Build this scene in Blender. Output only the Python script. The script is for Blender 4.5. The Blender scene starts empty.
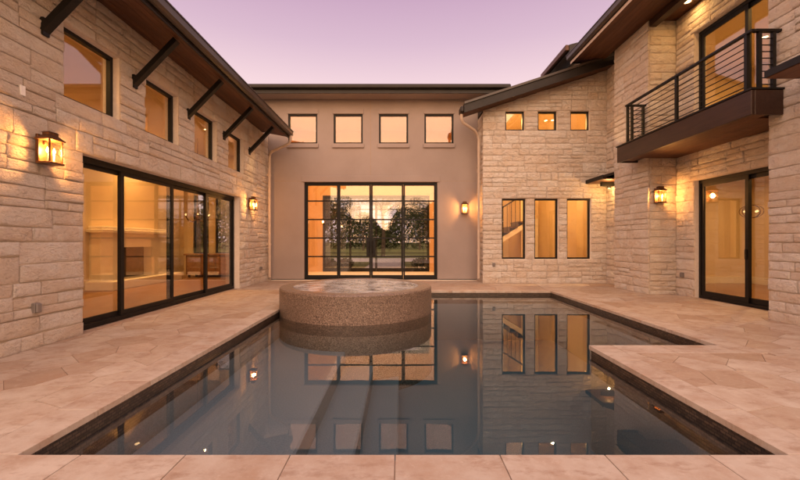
import bpy, bmesh, math, random
from mathutils import Matrix, Vector
R = math.radians
random.seed(7)
scn = bpy.context.scene
col = scn.collection

# ------------------------------------------------------------------ camera, sky, sun, exposure
cam_d = bpy.data.cameras.new('camera'); cam = bpy.data.objects.new('camera', cam_d); col.objects.link(cam)
cam.location = (0, 0, 1.3); cam.rotation_euler = (R(90), 0, 0)
cam_d.sensor_width = 36; cam_d.lens = 36*380/800; cam_d.shift_y = 0.0025
cam_d.clip_start = 0.05; cam_d.clip_end = 3000
scn.camera = cam

world = bpy.data.worlds.new('World'); scn.world = world; world.use_nodes = True
wn, wl = world.node_tree.nodes, world.node_tree.links
wn.clear()
out = wn.new('ShaderNodeOutputWorld')
sky = wn.new('ShaderNodeTexSky'); sky.sky_type = 'NISHITA'; sky.sun_disc = False
sky.sun_elevation = R(2); sky.sun_rotation = R(180); sky.air_density = 1.5; sky.dust_density = 2.0
bgn = wn.new('ShaderNodeBackground'); bgn.inputs[1].default_value = 0.03
wl.new(sky.outputs[0], bgn.inputs[0])
tc = wn.new('ShaderNodeTexCoord'); sep = wn.new('ShaderNodeSeparateXYZ')
wl.new(tc.outputs['Generated'], sep.inputs[0])
def ramp(stops):
    r = wn.new('ShaderNodeValToRGB'); e = r.color_ramp.elements
    e[0].position, e[0].color = stops[0][0], (*stops[0][1], 1)
    e[1].position, e[1].color = stops[-1][0], (*stops[-1][1], 1)
    for p, c in stops[1:-1]:
        x = e.new(p); x.color = (*c, 1)
    wl.new(sep.outputs['Z'], r.inputs[0])
    return r
# dusk: lavender opposite the sunset, peach afterglow on the sunset side
east = ramp([(0.0, (.70, .51, .51)), (.20, (.685, .495, .52)), (.37, (.625, .455, .495)), (.46, (.485, .33, .42)), (.56, (.385, .233, .348)), (1.0, (.38, .26, .36))])
west = ramp([(0.0, (2.5, 1.25, .52)), (.15, (2.4, 1.30, .62)), (.35, (2.0, 1.24, .80)), (.6, (1.65, 1.14, .96)), (1.0, (1.4, 1.02, .96))])
mr = wn.new('ShaderNodeMapRange'); mr.interpolation_type = 'SMOOTHSTEP'
mr.inputs[1].default_value = 0.7; mr.inputs[2].default_value = -0.8
wl.new(sep.outputs['Y'], mr.inputs[0])
mx = wn.new('ShaderNodeMix'); mx.data_type = 'RGBA'
wl.new(mr.outputs[0], mx.inputs[0]); wl.new(east.outputs[0], mx.inputs[6]); wl.new(west.outputs[0], mx.inputs[7])
bgg = wn.new('ShaderNodeBackground'); bgg.inputs[1].default_value = 0.93
wl.new(mx.outputs[2], bgg.inputs[0])
add = wn.new('ShaderNodeAddShader')
wl.new(bgn.outputs[0], add.inputs[0]); wl.new(bgg.outputs[0], add.inputs[1]); wl.new(add.outputs[0], out.inputs[0])

sun_d = bpy.data.lights.new('sun', 'SUN'); sun = bpy.data.objects.new('sun', sun_d); col.objects.link(sun)
sun_d.energy = 0.7; sun_d.angle = R(50); sun_d.color = (1, .74, .52)
sun.rotation_euler = (R(68), 0, R(0)); sun.location = (0, -30, 20)     # from the sunset side, behind the camera

scn.view_settings.view_transform = 'Standard'; scn.view_settings.look = 'None'
scn.view_settings.exposure = 0.62; scn.view_settings.gamma = 1.0
scn.render.engine = 'CYCLES'
scn.cycles.max_bounces = 10; scn.cycles.transparent_max_bounces = 24
scn.cycles.diffuse_bounces = 4; scn.cycles.glossy_bounces = 5
scn.cycles.sample_clamp_indirect = 6

WARM = (1.0, .55, .185)
WARM_WHITE = (1.0, .45, .125)

# ------------------------------------------------------------------ materials
MATS = {}
class NB:
    def __init__(s, name):
        s.m = bpy.data.materials.new(name); s.m.use_nodes = True
        s.n, s.l = s.m.node_tree.nodes, s.m.node_tree.links
        s.b = s.n['Principled BSDF']; MATS[name] = s.m
    def new(s, t, **k):
        x = s.n.new(t)
        for a, v in k.items(): setattr(x, a, v)
        return x
    def link(s, a, b): s.l.new(a, b)
    def noise(s, vec, scale, detail=4, rough=.6):
        x = s.new('ShaderNodeTexNoise'); x.inputs['Scale'].default_value = scale
        x.inputs['Detail'].default_value = detail; x.inputs['Roughness'].default_value = rough
        s.link(vec, x.inputs['Vector']); return x.outputs['Fac']
    def pos(s, scale=(1, 1, 1), offset=True):
        g = s.new('ShaderNodeNewGeometry'); m = s.new('ShaderNodeMapping')
        m.inputs['Scale'].default_value = scale; s.link(g.outputs['Position'], m.inputs['Vector'])
        if offset:
            oi = s.new('ShaderNodeObjectInfo'); mu = s.new('ShaderNodeMath', operation='MULTIPLY'); mu.inputs[1].default_value = 37
            s.link(oi.outputs['Random'], mu.inputs[0]); cx = s.new('ShaderNodeCombineXYZ')
            for i in range(3): s.link(mu.outputs[0], cx.inputs[i])
            s.link(cx.outputs[0], m.inputs['Location'])
        return m.outputs[0]
    def ramp(s, fac, stops):
        r = s.new('ShaderNodeValToRGB'); e = r.color_ramp.elements
        e[0].position, e[0].color = stops[0][0], (*stops[0][1], 1)
        e[1].position, e[1].color = stops[-1][0], (*stops[-1][1], 1)
        for p, c in stops[1:-1]:
            x = e.new(p); x.color = (*c, 1)
        s.link(fac, r.inputs[0]); return r.outputs[0]
    def mix(s, f, a, b, blend='MIX'):
        x = s.new('ShaderNodeMix', data_type='RGBA', blend_type=blend)
        for i, v in ((0, f), (6, a), (7, b)):
            if hasattr(v, 'is_output'): s.link(v, x.inputs[i])
            elif i == 0: x.inputs[0].default_value = v
            else: x.inputs[i].default_value = (*v, 1)
        return x.outputs[2]
    def bump(s, h, strength, dist, prev=None):
        b = s.new('ShaderNodeBump'); b.inputs['Strength'].default_value = strength; b.inputs['Distance'].default_value = dist
        s.link(h, b.inputs['Height'])
        if prev: s.link(prev, b.inputs['Normal'])
        return b.outputs[0]
    def rand(s):
        return s.new('ShaderNodeObjectInfo').outputs['Random']
    def set(s, color=None, rough=None, metal=None, normal=None, spec=None):
        for k, v in (('Base Color', color), ('Roughness', rough), ('Metallic', metal), ('Normal', normal), ('Specular IOR Level', spec)):
            if v is None: continue
            if hasattr(v, 'is_output'): s.link(v, s.b.inputs[k])
            else: s.b.inputs[k].default_value = (*v, 1) if isinstance(v, tuple) else v
        return s.m

def mat_stone(name, cols, bump_d=.02):
    b = NB(name)
    base = b.ramp(b.rand(), cols)
    p = b.pos()
    n1 = b.noise(p, 2.2, 6, .65); n2 = b.noise(p, 22, 8, .75); n3 = b.noise(b.pos((1, 1, 1.7)), 5.5, 8, .7)
    vo = b.new('ShaderNodeTexVoronoi'); vo.inputs['Scale'].default_value = 7; vo.inputs['Randomness'].default_value = 1
    wp = b.mix(.12, p, b.new('ShaderNodeTexNoise').outputs['Color'], 'ADD'); b.link(wp, vo.inputs['Vector'])
    c = b.mix(b.ramp(n1, [(.38, (0, 0, 0)), (.66, (1, 1, 1))]), base, (.96, .89, .82), 'MULTIPLY')
    c = b.mix(b.ramp(n3, [(.50, (0, 0, 0)), (.64, (.45, .45, .45))]), c, (.78, .64, .52))
    c = b.mix(b.ramp(n2, [(.54, (0, 0, 0)), (.70, (.5, .5, .5))]), c, (.60, .47, .38))
    c = b.mix(b.ramp(n3, [(.36, (.5, .5, .5)), (.46, (0, 0, 0))]), c, (.88, .82, .76))
    nm = b.bump(vo.outputs['Distance'], .55, bump_d*1.3); nm = b.bump(n3, 1.0, bump_d*2, nm); nm = b.bump(n2, .8, bump_d*.5, nm)
    return b.set(c, .92, normal=nm, spec=.15)
mat_stone('limestone', [(0, (.81, .70, .60)), (.2, (.87, .78, .69)), (.4, (.90, .83, .76)), (.6, (.85, .74, .64)), (.75, (.80, .68, .57)), (.88, (.87, .77, .68)), (1, (.91, .86, .80))], .06)

b = NB('mortar'); p = b.pos(offset=False); n = b.noise(p, 20, 6)
b.set(b.ramp(n, [(.3, (.70, .61, .53)), (.7, (.80, .71, .63))]), .95, normal=b.bump(n, .6, .01), spec=.1)

def mat_flag(name, cols, bd=.006):
    b = NB(name); p = b.pos()
    base = b.ramp(b.rand(), cols)
    n1 = b.noise(p, 3.2, 7, .65); n2 = b.noise(p, 16, 8, .75); n3 = b.noise(b.pos((1, 2.2, 1)), 5.0, 7, .7)
    c = b.mix(b.ramp(n1, [(.38, (0, 0, 0)), (.68, (.8, .8, .8))]), base, (.36, .24, .165))
    c = b.mix(b.ramp(n3, [(.52, (0, 0, 0)), (.66, (.55, .55, .55))]), c, (.27, .165, .11))
    c = b.mix(b.ramp(n2, [(.56, (0, 0, 0)), (.72, (.6, .6, .6))]), c, (.585, .50, .42))
    rg = b.ramp(n1, [(.3, (.45, .45, .45)), (.7, (.7, .7, .7))])
    nm = b.bump(n2, .5, bd); nm = b.bump(n3, .4, bd, nm)
    return b.set(c, rg, normal=nm, spec=.35)
mat_flag('flagstone', [(0, (0.443, 0.355, 0.281)), (.18, (0.514, 0.436, 0.355)), (.36, (0.385, 0.288, 0.214)), (.55, (0.543, 0.473, 0.399)), (.72, (0.471, 0.370, 0.288)), (.9, (0.329, 0.230, 0.163)), (1, (0.500, 0.415, 0.333))])
mat_flag('coping', [(0, (0.471, 0.399, 0.333)), (.5, (0.514, 0.444, 0.378)), (1, (0.443, 0.362, 0.296))], .003)
b = NB('grout'); n = b.noise(b.pos(offset=False), 12, 5)
b.set(b.ramp(n, [(.3, (.30, .21, .155)), (.7, (.42, .31, .24))]), .95, spec=.1)

b = NB('stucco'); p = b.pos(offset=False); n1 = b.noise(p, .7, 5); n2 = b.noise(p, 90, 5, .7)
b.set(b.ramp(n1, [(.3, (.31, .25, .226)), (.7, (.362, .295, .268))]), .92, normal=b.bump(n2, .5, .01), spec=.15)

b = NB('dark_metal'); n = b.noise(b.pos(), 8, 5)
b.set(b.ramp(n, [(.3, (.006, .005, .0045)), (.7, (.011, .009, .008))]), .5, metal=.0, spec=.28)
b = NB('bronze_metal'); n = b.noise(b.pos(), 14, 5)
b.set(b.ramp(n, [(.3, (.10, .045, .02)), (.7, (.20, .095, .045))]), .45, metal=.7)
b = NB('roof_metal'); n = b.noise(b.pos(), 3, 5)
b.set(b.ramp(n, [(.3, (.016, .012, .010)), (.7, (.028, .021, .018))]), .5, spec=.3)
b = NB('gutter_metal'); n = b.noise(b.pos(), 3, 5)
b.set(b.ramp(n, [(.3, (.045, .032, .025)), (.7, (.065, .048, .038))]), .4, spec=.5)
b = NB('downspout_paint'); n = b.noise(b.pos(), 5, 5)
b.set(b.ramp(n, [(.3, (.50, .39, .31)), (.7, (.56, .44, .35))]), .5)

def mat_wood(name, c0, c1, sc, rough=.5):
    b = NB(name); p = b.pos(sc)
    n = b.noise(p, 3, 7, .65); n2 = b.noise(b.pos((sc[0]*3, sc[1]*3, sc[2]*3)), 6, 4)
    c = b.ramp(n, [(.3, c0), (.7, c1)])
    c = b.mix(b.ramp(b.rand(), [(0, (0, 0, 0)), (1, (.5, .5, .5))]), c, tuple(x*.6 for x in c0))
    return b.set(c, rough, normal=b.bump(n2, .25, .004), spec=.4)
mat_wood('soffit_wood', (.075, .028, .013), (.17, .072, .033), (7, .5, 7))
mat_wood('beam_wood', (.030, .014, .009), (.062, .030, .019), (7, .5, 7), .4)
mat_wood('floor_wood', (.22, .10, .045), (.36, .19, .09), (5, .6, 5), .3)
mat_wood('tread_wood', (.06, .028, .014), (.11, .05, .026), (2, 6, 6), .4)

b = NB('interior_paint'); n = b.noise(b.pos(offset=False), 1.2, 4)
b.set(b.ramp(n, [(.3, (.64, .50, .32)), (.7, (.70, .55, .36))]), .8, spec=.2)
b = NB('hall_paint'); n = b.noise(b.pos(offset=False), 1.2, 4)
b.set(b.ramp(n, [(.3, (.66, .40, .22)), (.7, (.72, .45, .25))]), .8, spec=.2)
b = NB('white_trim'); n = b.noise(b.pos(offset=False), 6, 4)
b.set(b.ramp(n, [(.3, (.74, .66, .54)), (.7, (.80, .72, .60))]), .6)
b = NB('firebox'); n = b.noise(b.pos(offset=False), 9, 5)
b.set(b.ramp(n, [(.3, (.03, .02, .015)), (.7, (.10, .06, .035))]), .9)
b = NB('plastic_grey'); n = b.noise(b.pos(), 9, 3)
b.set(b.ramp(n, [(.3, (.16, .14, .13)), (.7, (.20, .175, .16))]), .5)
b = NB('plastic_white'); n = b.noise(b.pos(), 9, 3)
b.set(b.ramp(n, [(.3, (.74, .72, .70)), (.7, (.80, .78, .76))]), .5)

b = NB('spa_mosaic'); p = b.pos(offset=False)
v = b.new('ShaderNodeTexVoronoi'); v.inputs['Scale'].default_value = 100; b.link(p, v.inputs['Vector'])
sp = b.new('ShaderNodeSeparateColor'); b.link(v.outputs['Color'], sp.inputs[0])
c = b.ramp(sp.outputs[0], [(0, (.035, .022, .017)), (.3, (.12, .078, .058)), (.55, (.20, .135, .10)), (.8, (.38, .28, .22)), (1, (.07, .046, .035))])
c = b.mix(b.ramp(b.noise(p, 2, 4), [(.35, (0, 0, 0)), (.7, (.4, .4, .4))]), c, (.15, .10, .075))
b.set(c, .35, normal=b.bump(v.outputs['Distance'], .5, .004), spec=.5)

b = NB('waterline_tile')
g = b.new('ShaderNodeNewGeometry'); spx = b.new('ShaderNodeSeparateXYZ'); b.link(g.outputs['Position'], spx.inputs[0])
ad = b.new('ShaderNodeMath', operation='ADD'); b.link(spx.outputs[0], ad.inputs[0]); b.link(spx.outputs[1], ad.inputs[1])
cb = b.new('ShaderNodeCombineXYZ'); b.link(ad.outputs[0], cb.inputs[0]); b.link(spx.outputs[2], cb.inputs[1])
br = b.new('ShaderNodeTexBrick'); b.link(cb.outputs[0], br.inputs['Vector'])
br.inputs['Scale'].default_value = 1; br.inputs['Brick Width'].default_value = .05; br.inputs['Row Height'].default_value = .025
br.inputs['Mortar Size'].default_value = .003
br.inputs['Color1'].default_value = (.045, .03, .022, 1); br.inputs['Color2'].default_value = (.12, .08, .055, 1); br.inputs['Mortar'].default_value = (.02, .015, .012, 1)
b.set(br.outputs['Color'], .3, normal=b.bump(br.outputs['Fac'], -.4, .003), spec=.5)

b = NB('pool_plaster'); p = b.pos(offset=False); n1 = b.noise(p, 60, 5, .8); n2 = b.noise(p, 1.5, 4)
c = b.ramp(n1, [(.3, (.17, .175, .185)), (.7, (.31, .315, .325))])
b.set(b.mix(b.ramp(n2, [(.3, (0, 0, 0)), (.7, (.4, .4, .4))]), c, (.27, .265, .265)), .8, spec=.1)

def mat_clear(name, ior, tint, rough=0.0, bump=None, gl=(1, 1, 1)):
    b = NB(name); b.n.remove(b.b)
    o = b.n['Material Output']
    t = b.new('ShaderNodeBsdfTransparent'); t.inputs[0].default_value = (*tint, 1)
    gl_ = b.new('ShaderNodeBsdfGlossy'); gl_.inputs['Roughness'].default_value = rough; gl_.inputs[0].default_value = (*gl, 1)
    f = b.new('ShaderNodeFresnel')
    ge = b.new('ShaderNodeNewGeometry'); mi = b.new('ShaderNodeMix'); mi.inputs[2].default_value = ior; mi.inputs[3].default_value = 1/ior
    b.link(ge.outputs['Backfacing'], mi.inputs[0]); b.link(mi.outputs[0], f.inputs[0])     # same reflectance on both faces of a pane
    m = b.new('ShaderNodeMixShader')
    b.link(f.outputs[0], m.inputs[0]); b.link(t.outputs[0], m.inputs[1]); b.link(gl_.outputs[0], m.inputs[2]); b.link(m.outputs[0], o.inputs[0])
    if bump:
        p = b.pos(offset=False); nrm = None
        for sc, st, d in bump:
            nrm = b.bump(b.noise(p, sc, 3, .5), st, d, nrm)
        b.link(nrm, gl_.inputs['Normal']); b.link(nrm, f.inputs['Normal'])
    return b.m
mat_clear('window_glass', 1.75, (.94, .94, .93))
mat_clear('lantern_glass', 1.45, (.97, .93, .86))
pw = mat_clear('pool_water', 1.40, (.95, .95, .96), bump=[(1.1, .03, .02), (7, .02, .004)])
va = pw.node_tree.nodes.new('ShaderNodeVolumeAbsorption'); va.inputs['Color'].default_value = (.36, .62, .70, 1); va.inputs['Density'].default_value = .6
pw.node_tree.links.new(va.outputs[0], pw.node_tree.nodes['Material Output'].inputs['Volume'])
b_w = mat_clear('spa_water', 1.5, (.75, .76, .76), .05, bump=[(5, .35, .05), (22, .4, .02)])

_b = NB.__new__(NB); _b.m = b_w; _b.n, _b.l = b_w.node_tree.nodes, b_w.node_tree.links
_o = _b.n['Material Output']; _sh = _o.inputs[0].links[0].from_socket
_d = _b.new('ShaderNodeBsdfDiffuse'); _d.inputs[0].default_value = (.72, .70, .68, 1); _mx = _b.new('ShaderNodeMixShader')
_f = _b.ramp(_b.noise(_b.pos((1, 1.6, 1), offset=False), 2.6, 8, .72), [(.42, (.05, .05, .05)), (.62, (.62, .62, .62))])
_b.link(_f, _mx.inputs[0]); _b.link(_sh, _mx.inputs[1]); _b.link(_d.outputs[0], _mx.inputs[2]); _b.link(_mx.outputs[0], _o.inputs[0])
def mat_emit(name, c, s):
    b = NB(name); b.n.remove(b.b); e = b.new('ShaderNodeEmission')
    e.inputs[0].default_value = (*c, 1); e.inputs[1].default_value = s
    b.link(e.outputs[0], b.n['Material Output'].inputs[0])
mat_emit('bulb', (1, .55, .18), 14)
mat_emit('bulb_far', (1, .60, .26), 7)
mat_emit('bulb_dim', (1, .55, .2), 1.6)

b = NB('grass'); p = b.pos(offset=False); n1 = b.noise(p, .25, 6); n2 = b.noise(p, 30, 5)
c = b.ramp(n1, [(.3, (.11, .12, .035)), (.7, (.20, .19, .065))])
b.set(b.mix(b.ramp(n2, [(.4, (0, 0, 0)), (.7, (.5, .5, .5))]), c, (.07, .08, .022)), .95, normal=b.bump(n2, .8, .03), spec=.1)
b = NB('concrete'); n = b.noise(b.pos(offset=False), 2, 6)
b.set(b.ramp(n, [(.3, (.36, .31, .26)), (.7, (.48, .42, .36))]), .9, spec=.2)
b = NB('bark'); n = b.noise(b.pos((6, 6, 1)), 4, 6)
b.set(b.ramp(n, [(.3, (.05, .035, .025)), (.7, (.13, .095, .07))]), .95, normal=b.bump(n, .8, .03), spec=.1)
b = NB('leaf'); n = b.noise(b.pos(), 1.5, 4)
c = b.ramp(n, [(.3, (.026, .038, .012)), (.55, (.05, .06, .02)), (.75, (.09, .094, .036))])
b.set(c, .7, spec=.2)

# ------------------------------------------------------------------ mesh helpers
W = {}
def world_of(o): return W.get(o.name, Matrix.Identity(4))
def link(o, mw, parent=None):
    col.objects.link(o); o.matrix_basis = mw; W[o.name] = mw
    if parent is not None:
        o.parent = parent; o.matrix_parent_inverse = world_of(parent).inverted()
    return o
def tag(o, label=None, cat=None, group=None, kind=None):
    for k, v in (('label', label), ('category', cat), ('group', group), ('kind', kind)):
        if v: o[k] = v
    return o
def thing(name, loc, label, cat, group=None):
    o = bpy.data.objects.new(name, None); o.empty_display_size = .2
    link(o, Matrix.Translation(loc)); return tag(o, label, cat, group)

class Fr:
    """a wall face: u along the wall, v up, d out of the wall"""
    def __init__(s, o, n):
        s.o, s.n = Vector(o), Vector(n); s.u = Vector((0, 1, 0)) if abs(n[0]) > .5 else Vector((1, 0, 0))
    def p(s, u, v, d=0): return s.o + s.u*u + s.n*d + Vector((0, 0, v))
XY = None
class MB:
    def __init__(s): s.v, s.f = [], []
    def poly(s, pts, idx):
        k = len(s.v); s.v += [tuple(p) for p in pts]; s.f += [tuple(k+i for i in f) for f in idx]; return s
    HEX = [(0, 1, 2, 3), (4, 7, 6, 5), (0, 4, 5, 1), (1, 5, 6, 2), (2, 6, 7, 3), (3, 7, 4, 0)]
    def box(s, x0, x1, y0, y1, z0, z1):
        return s.poly([(x0, y0, z0), (x1, y0, z0), (x1, y1, z0), (x0, y1, z0), (x0, y0, z1), (x1, y0, z1), (x1, y1, z1), (x0, y1, z1)], s.HEX)
    def fbox(s, F, u0, u1, v0, v1, d0, d1):
        return s.poly([F.p(u0, v0, d0), F.p(u1, v0, d0), F.p(u1, v0, d1), F.p(u0, v0, d1), F.p(u0, v1, d0), F.p(u1, v1, d0), F.p(u1, v1, d1), F.p(u0, v1, d1)], s.HEX)
    def hexa(s, pts): return s.poly(pts, s.HEX)
    def prism(s, pts, z0, z1):
        n = len(pts)
        return s.poly([(x, y, z0) for x, y in pts]+[(x, y, z1) for x, y in pts],
                      [tuple(range(n))[::-1], tuple(range(n, 2*n))]+[(i, (i+1) % n, n+(i+1) % n, n+i) for i in range(n)])
    def beam(s, a, b, w, h, up=(0, 0, 1)):
        a, b = Vector(a), Vector(b); d = (b-a).normalized(); r = d.cross(Vector(up)).normalized(); u = r.cross(d)
        c = lambda p: [p-r*w/2-u*h/2, p+r*w/2-u*h/2, p+r*w/2+u*h/2, p-r*w/2+u*h/2]
        return s.hexa(c(a)+c(b))
    def tube(s, pts, rad, n=10):
        pts = [Vector(p) for p in pts]; rads = rad if isinstance(rad, (list, tuple)) else [rad]*len(pts); k = len(s.v)
        for i, p in enumerate(pts):
            t = (pts[min(i+1, len(pts)-1)]-pts[max(i-1, 0)]).normalized()
            a = t.cross(Vector((0, 0, 1)) if abs(t.z) < .95 else Vector((0, 1, 0))).normalized(); c = t.cross(a)
            for j in range(n):
                th = 2*math.pi*j/n; s.v.append(tuple(p+(a*math.cos(th)+c*math.sin(th))*rads[i]))
        for i in range(len(pts)-1):
            for j in range(n): s.f.append((k+i*n+j, k+i*n+(j+1) % n, k+(i+1)*n+(j+1) % n, k+(i+1)*n+j))
        s.f.append(tuple(k+j for j in range(n))[::-1]); e = k+(len(pts)-1)*n; s.f.append(tuple(e+j for j in range(n)))
        return s
    def lathe(s, prof, c, n=48, close=False):
        k = len(s.v); m = len(prof)
        for r, z in prof:
            for j in range(n):
                th = 2*math.pi*j/n; s.v.append((c[0]+r*math.cos(th), c[1]+r*math.sin(th), c[2]+z))
        for i in range(m if close else m-1):
            for j in range(n):
                a, b2 = i*n, ((i+1) % m)*n
                s.f.append((k+a+j, k+a+(j+1) % n, k+b2+(j+1) % n, k+b2+j))
        return s
    def disc(s, c, r, n=48):
        return s.poly([(c[0]+r*math.cos(2*math.pi*j/n), c[1]+r*math.sin(2*math.pi*j/n), c[2]) for j in range(n)], [tuple(range(n))])
    def sphere(s, c, r, n=10, m=6):
        return s.lathe([(max(r*math.sin(math.pi*i/m), .0005), -r*math.cos(math.pi*i/m)) for i in range(m+1)], c, n)
    def build(s, name, mat, parent=None, smooth=None, bevel=0, kind=None, origin='base'):
        me = bpy.data.meshes.new(name)
        vs = [Vector(v) for v in s.v]
        lo = Vector([min(v[i] for v in vs) for i in range(3)]); hi = Vector([max(v[i] for v in vs) for i in range(3)])
        c = (lo+hi)/2; c.z = lo.z
        me.from_pydata([v-c for v in vs], [], s.f); me.update()
        bm = bmesh.new(); bm.from_mesh(me)
        bmesh.ops.recalc_face_normals(bm, faces=bm.faces)
        if bevel:
            bmesh.ops.bevel(bm, geom=[e for e in bm.edges if e.is_manifold and e.calc_face_angle(0) > .5], offset=bevel, segments=1, affect='EDGES', clamp_overlap=True)
        bm.to_mesh(me); bm.free()
        if smooth is not None:
            for p in me.polygons: p.use_smooth = True
            me.set_sharp_from_angle(angle=R(smooth))
        me.materials.append(MATS[mat])
        o = bpy.data.objects.new(name, me); link(o, Matrix.Translation(c), parent)
        if kind: o['kind'] = kind
        return o

def wall_mesh(F, u0, u1, v0, v1, ops, thick, topfn=None):
    """a wall slab with real openings; d runs from 0 (face) to -thick"""
    us = sorted({u0, u1, *[x for o in ops for x in o[:2]]}); vs = sorted({v0, v1, *[x for o in ops for x in o[2:]]})
    m = MB()
    def solid(i, j):
        if i < 0 or j < 0 or i >= len(us)-1 or j >= len(vs)-1: return False
        a, c = (us[i]+us[i+1])/2, (vs[j]+vs[j+1])/2
        return not any(o[0] < a < o[1] and o[2] < c < o[3] for o in ops)
    V = lambda u, v: topfn(u) if (topfn and v == v1) else v
    for i in range(len(us)-1):
        for j in range(len(vs)-1):
            if not solid(i, j): continue
            a, c, e, g = us[i], us[i+1], vs[j], vs[j+1]
            Q = [(a, V(a, e)), (c, V(c, e)), (c, V(c, g)), (a, V(a, g))]
            fr = [F.p(x, y, 0) for x, y in Q]; bk = [F.p(x, y, -thick) for x, y in Q]
            m.poly(fr, [(0, 1, 2, 3)]); m.poly(bk, [(3, 2, 1, 0)])
            for k, (di, dj) in enumerate(((0, -1), (1, 0), (0, 1), (-1, 0))):
                if not solid(i+di, j+dj):
                    k2 = (k+1) % 4; m.poly([fr[k], bk[k], bk[k2], fr[k2]], [(0, 1, 2, 3)])
    return m
def weld_build(m, name, mat, parent, **k):
    o = m.build(name, mat, parent, **k)
    bm = bmesh.new(); bm.from_mesh(o.data); bmesh.ops.remove_doubles(bm, verts=bm.verts, dist=.0005)
    bmesh.ops.recalc_face_normals(bm, faces=bm.faces); bm.to_mesh(o.data); bm.free(); return o

# ------------------------------------------------------------------ split-face stones, one object each
def stone_mesh(i, tl=1.0, tr=1.0):
    rnd = random.Random(100+i); nu, nv = 6, 4; off = rnd.uniform(-.12, .12)
    v, f = [], []
    for j in range(nv):
        for k in range(nu):
            edge = j in (0, nv-1) or k in (0, nu-1)
            uu, vv = k/(nu-1), j/(nv-1)
            if k == 1: uu = .05
            if k == nu-2: uu = .95
            if j == 1: vv = .14
            if j == nv-2: vv = .86
            d = rnd.uniform(.72, .86) if edge else rnd.uniform(.84, 1.26)+off*(k/(nu-1)-.5)*2
            if edge:
                if k in (0, nu-1): uu += rnd.uniform(-.004, .006)*(1 if k == 0 else -1)
                if j in (0, nv-1): vv += rnd.uniform(-.01, .02)*(1 if j == 0 else -1)
            else: uu += rnd.uniform(-.03, .03) if 1 < k < nu-2 else 0
            top = tl+(tr-tl)*uu
            v.append((uu, d, vv*top))
    n = len(v)
    for j in range(nv-1):
        for k in range(nu-1):
            a = j*nu+k; f.append((a, a+1, a+nu+1, a+nu))
    nfront = len(f)
    ring = list(range(nu))+[nu*(j+1)-1 for j in range(1, nv)]+[nu*(nv-1)+k for k in range(nu-2, -1, -1)]+[nu*j for j in range(nv-2, 0, -1)]
    back = {}
    for r in ring:
        back[r] = len(v); v.append((v[r][0], 0, v[r][2]))
    for q in range(len(ring)):
        a, c = ring[q], ring[(q+1) % len(ring)]; f.append((a, back[a], back[c], c))
    me = bpy.data.meshes.new('stone'); me.from_pydata(v, [], f); me.update()
    bm = bmesh.new(); bm.from_mesh(me); bmesh.ops.recalc_face_normals(bm, faces=bm.faces); bm.to_mesh(me); bm.free()
    for q, p in enumerate(me.polygons): p.use_smooth = q < nfront
    me.materials.append(MATS['limestone']); return me
STONES = [stone_mesh(i) for i in range(14)]
def put_stone(F, a, b, c, d, parent, depth, mesh=None):
    g = .0038
    a, b, c, d = a+g, b-g, c+g, d-g
    U = F.n.cross(Vector((0, 0, 1))); org = F.p(a if U.dot(F.u) > 0 else b, c, -.022)
    sc = depth*random.uniform(.85, 1.2)
    M = Matrix(((U.x*(b-a), F.n.x*sc, 0, org.x), (U.y*(b-a), F.n.y*sc, 0, org.y), (0, 0, d-c, org.z), (0, 0, 0, 1)))
    o = bpy.data.objects.new('stone', mesh or random.choice(STONES)); link(o, M, parent); return o
def stone_face(F, u0, u1, v0, v1, ops, parent, topfn=None, depth=.05, hr=(.34, .52), wr=(.26, .78), seed=1):
    """random ashlar: bands broken into short segments, each with its own two or three courses"""
    rs = random.getstate(); random.seed(seed)
    flip = F.n.cross(Vector((0, 0, 1))).dot(F.u) < 0
    def lay(a, b, c, d):
        if topfn:
            t0, t1 = topfn(a), topfn(b)
            if max(t0, t1) <= c+.03: return
            if min(t0, t1) < d:
                f0, f1 = [max(.02, min(1, (t-c)/(d-c))) for t in (t0, t1)]
                if flip: f0, f1 = f1, f0
                put_stone(F, a, b, c, d, parent, depth, stone_mesh(random.randrange(99), f0, f1)); return
        put_stone(F, a, b, c, d, parent, depth)
    def cut(a, b, lo, hi):
        x, r = a, []
        while b-x > .01:
            w = random.uniform(lo, hi)
            if b-x-w < lo*.75: w = b-x
            r.append((x, x+w)); x += w
        return r
    vb = sorted({v0, v1, *[x for o in ops for x in o[2:] if v0 < x < v1]})
    for lo, hi in zip(vb, vb[1:]):
        n = max(1, round((hi-lo)/((hr[0]+hr[1])/2))); hs = [random.uniform(*hr) for _ in range(n)]; k = (hi-lo)/sum(hs)
        y = lo
        for h in hs:
            h *= k; c, d = y, y+h; y = d
            iv = [(u0, u1)]
            for o in ops:
                if o[2] < (c+d)/2 < o[3]:
                    iv = [q for a, b in iv for q in ((a, min(b, o[0])), (max(a, o[1]), b)) if q[1]-q[0] > .02]
            for a, b in iv:
                for sa, sb in cut(a, b, .55, 1.5):
                    m_ = max(1, round(h/random.choice((.14, .17, .2, .24)))) if h > .2 else 1
                    cs = [random.uniform(.7, 1.3) for _ in range(m_)]; q = h/sum(cs); z = c
                    for e in cs:
                        for xa, xb in cut(sa, sb, *wr): lay(xa, xb, z, z+e*q)
                        z += e*q
    random.setstate(rs)

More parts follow.
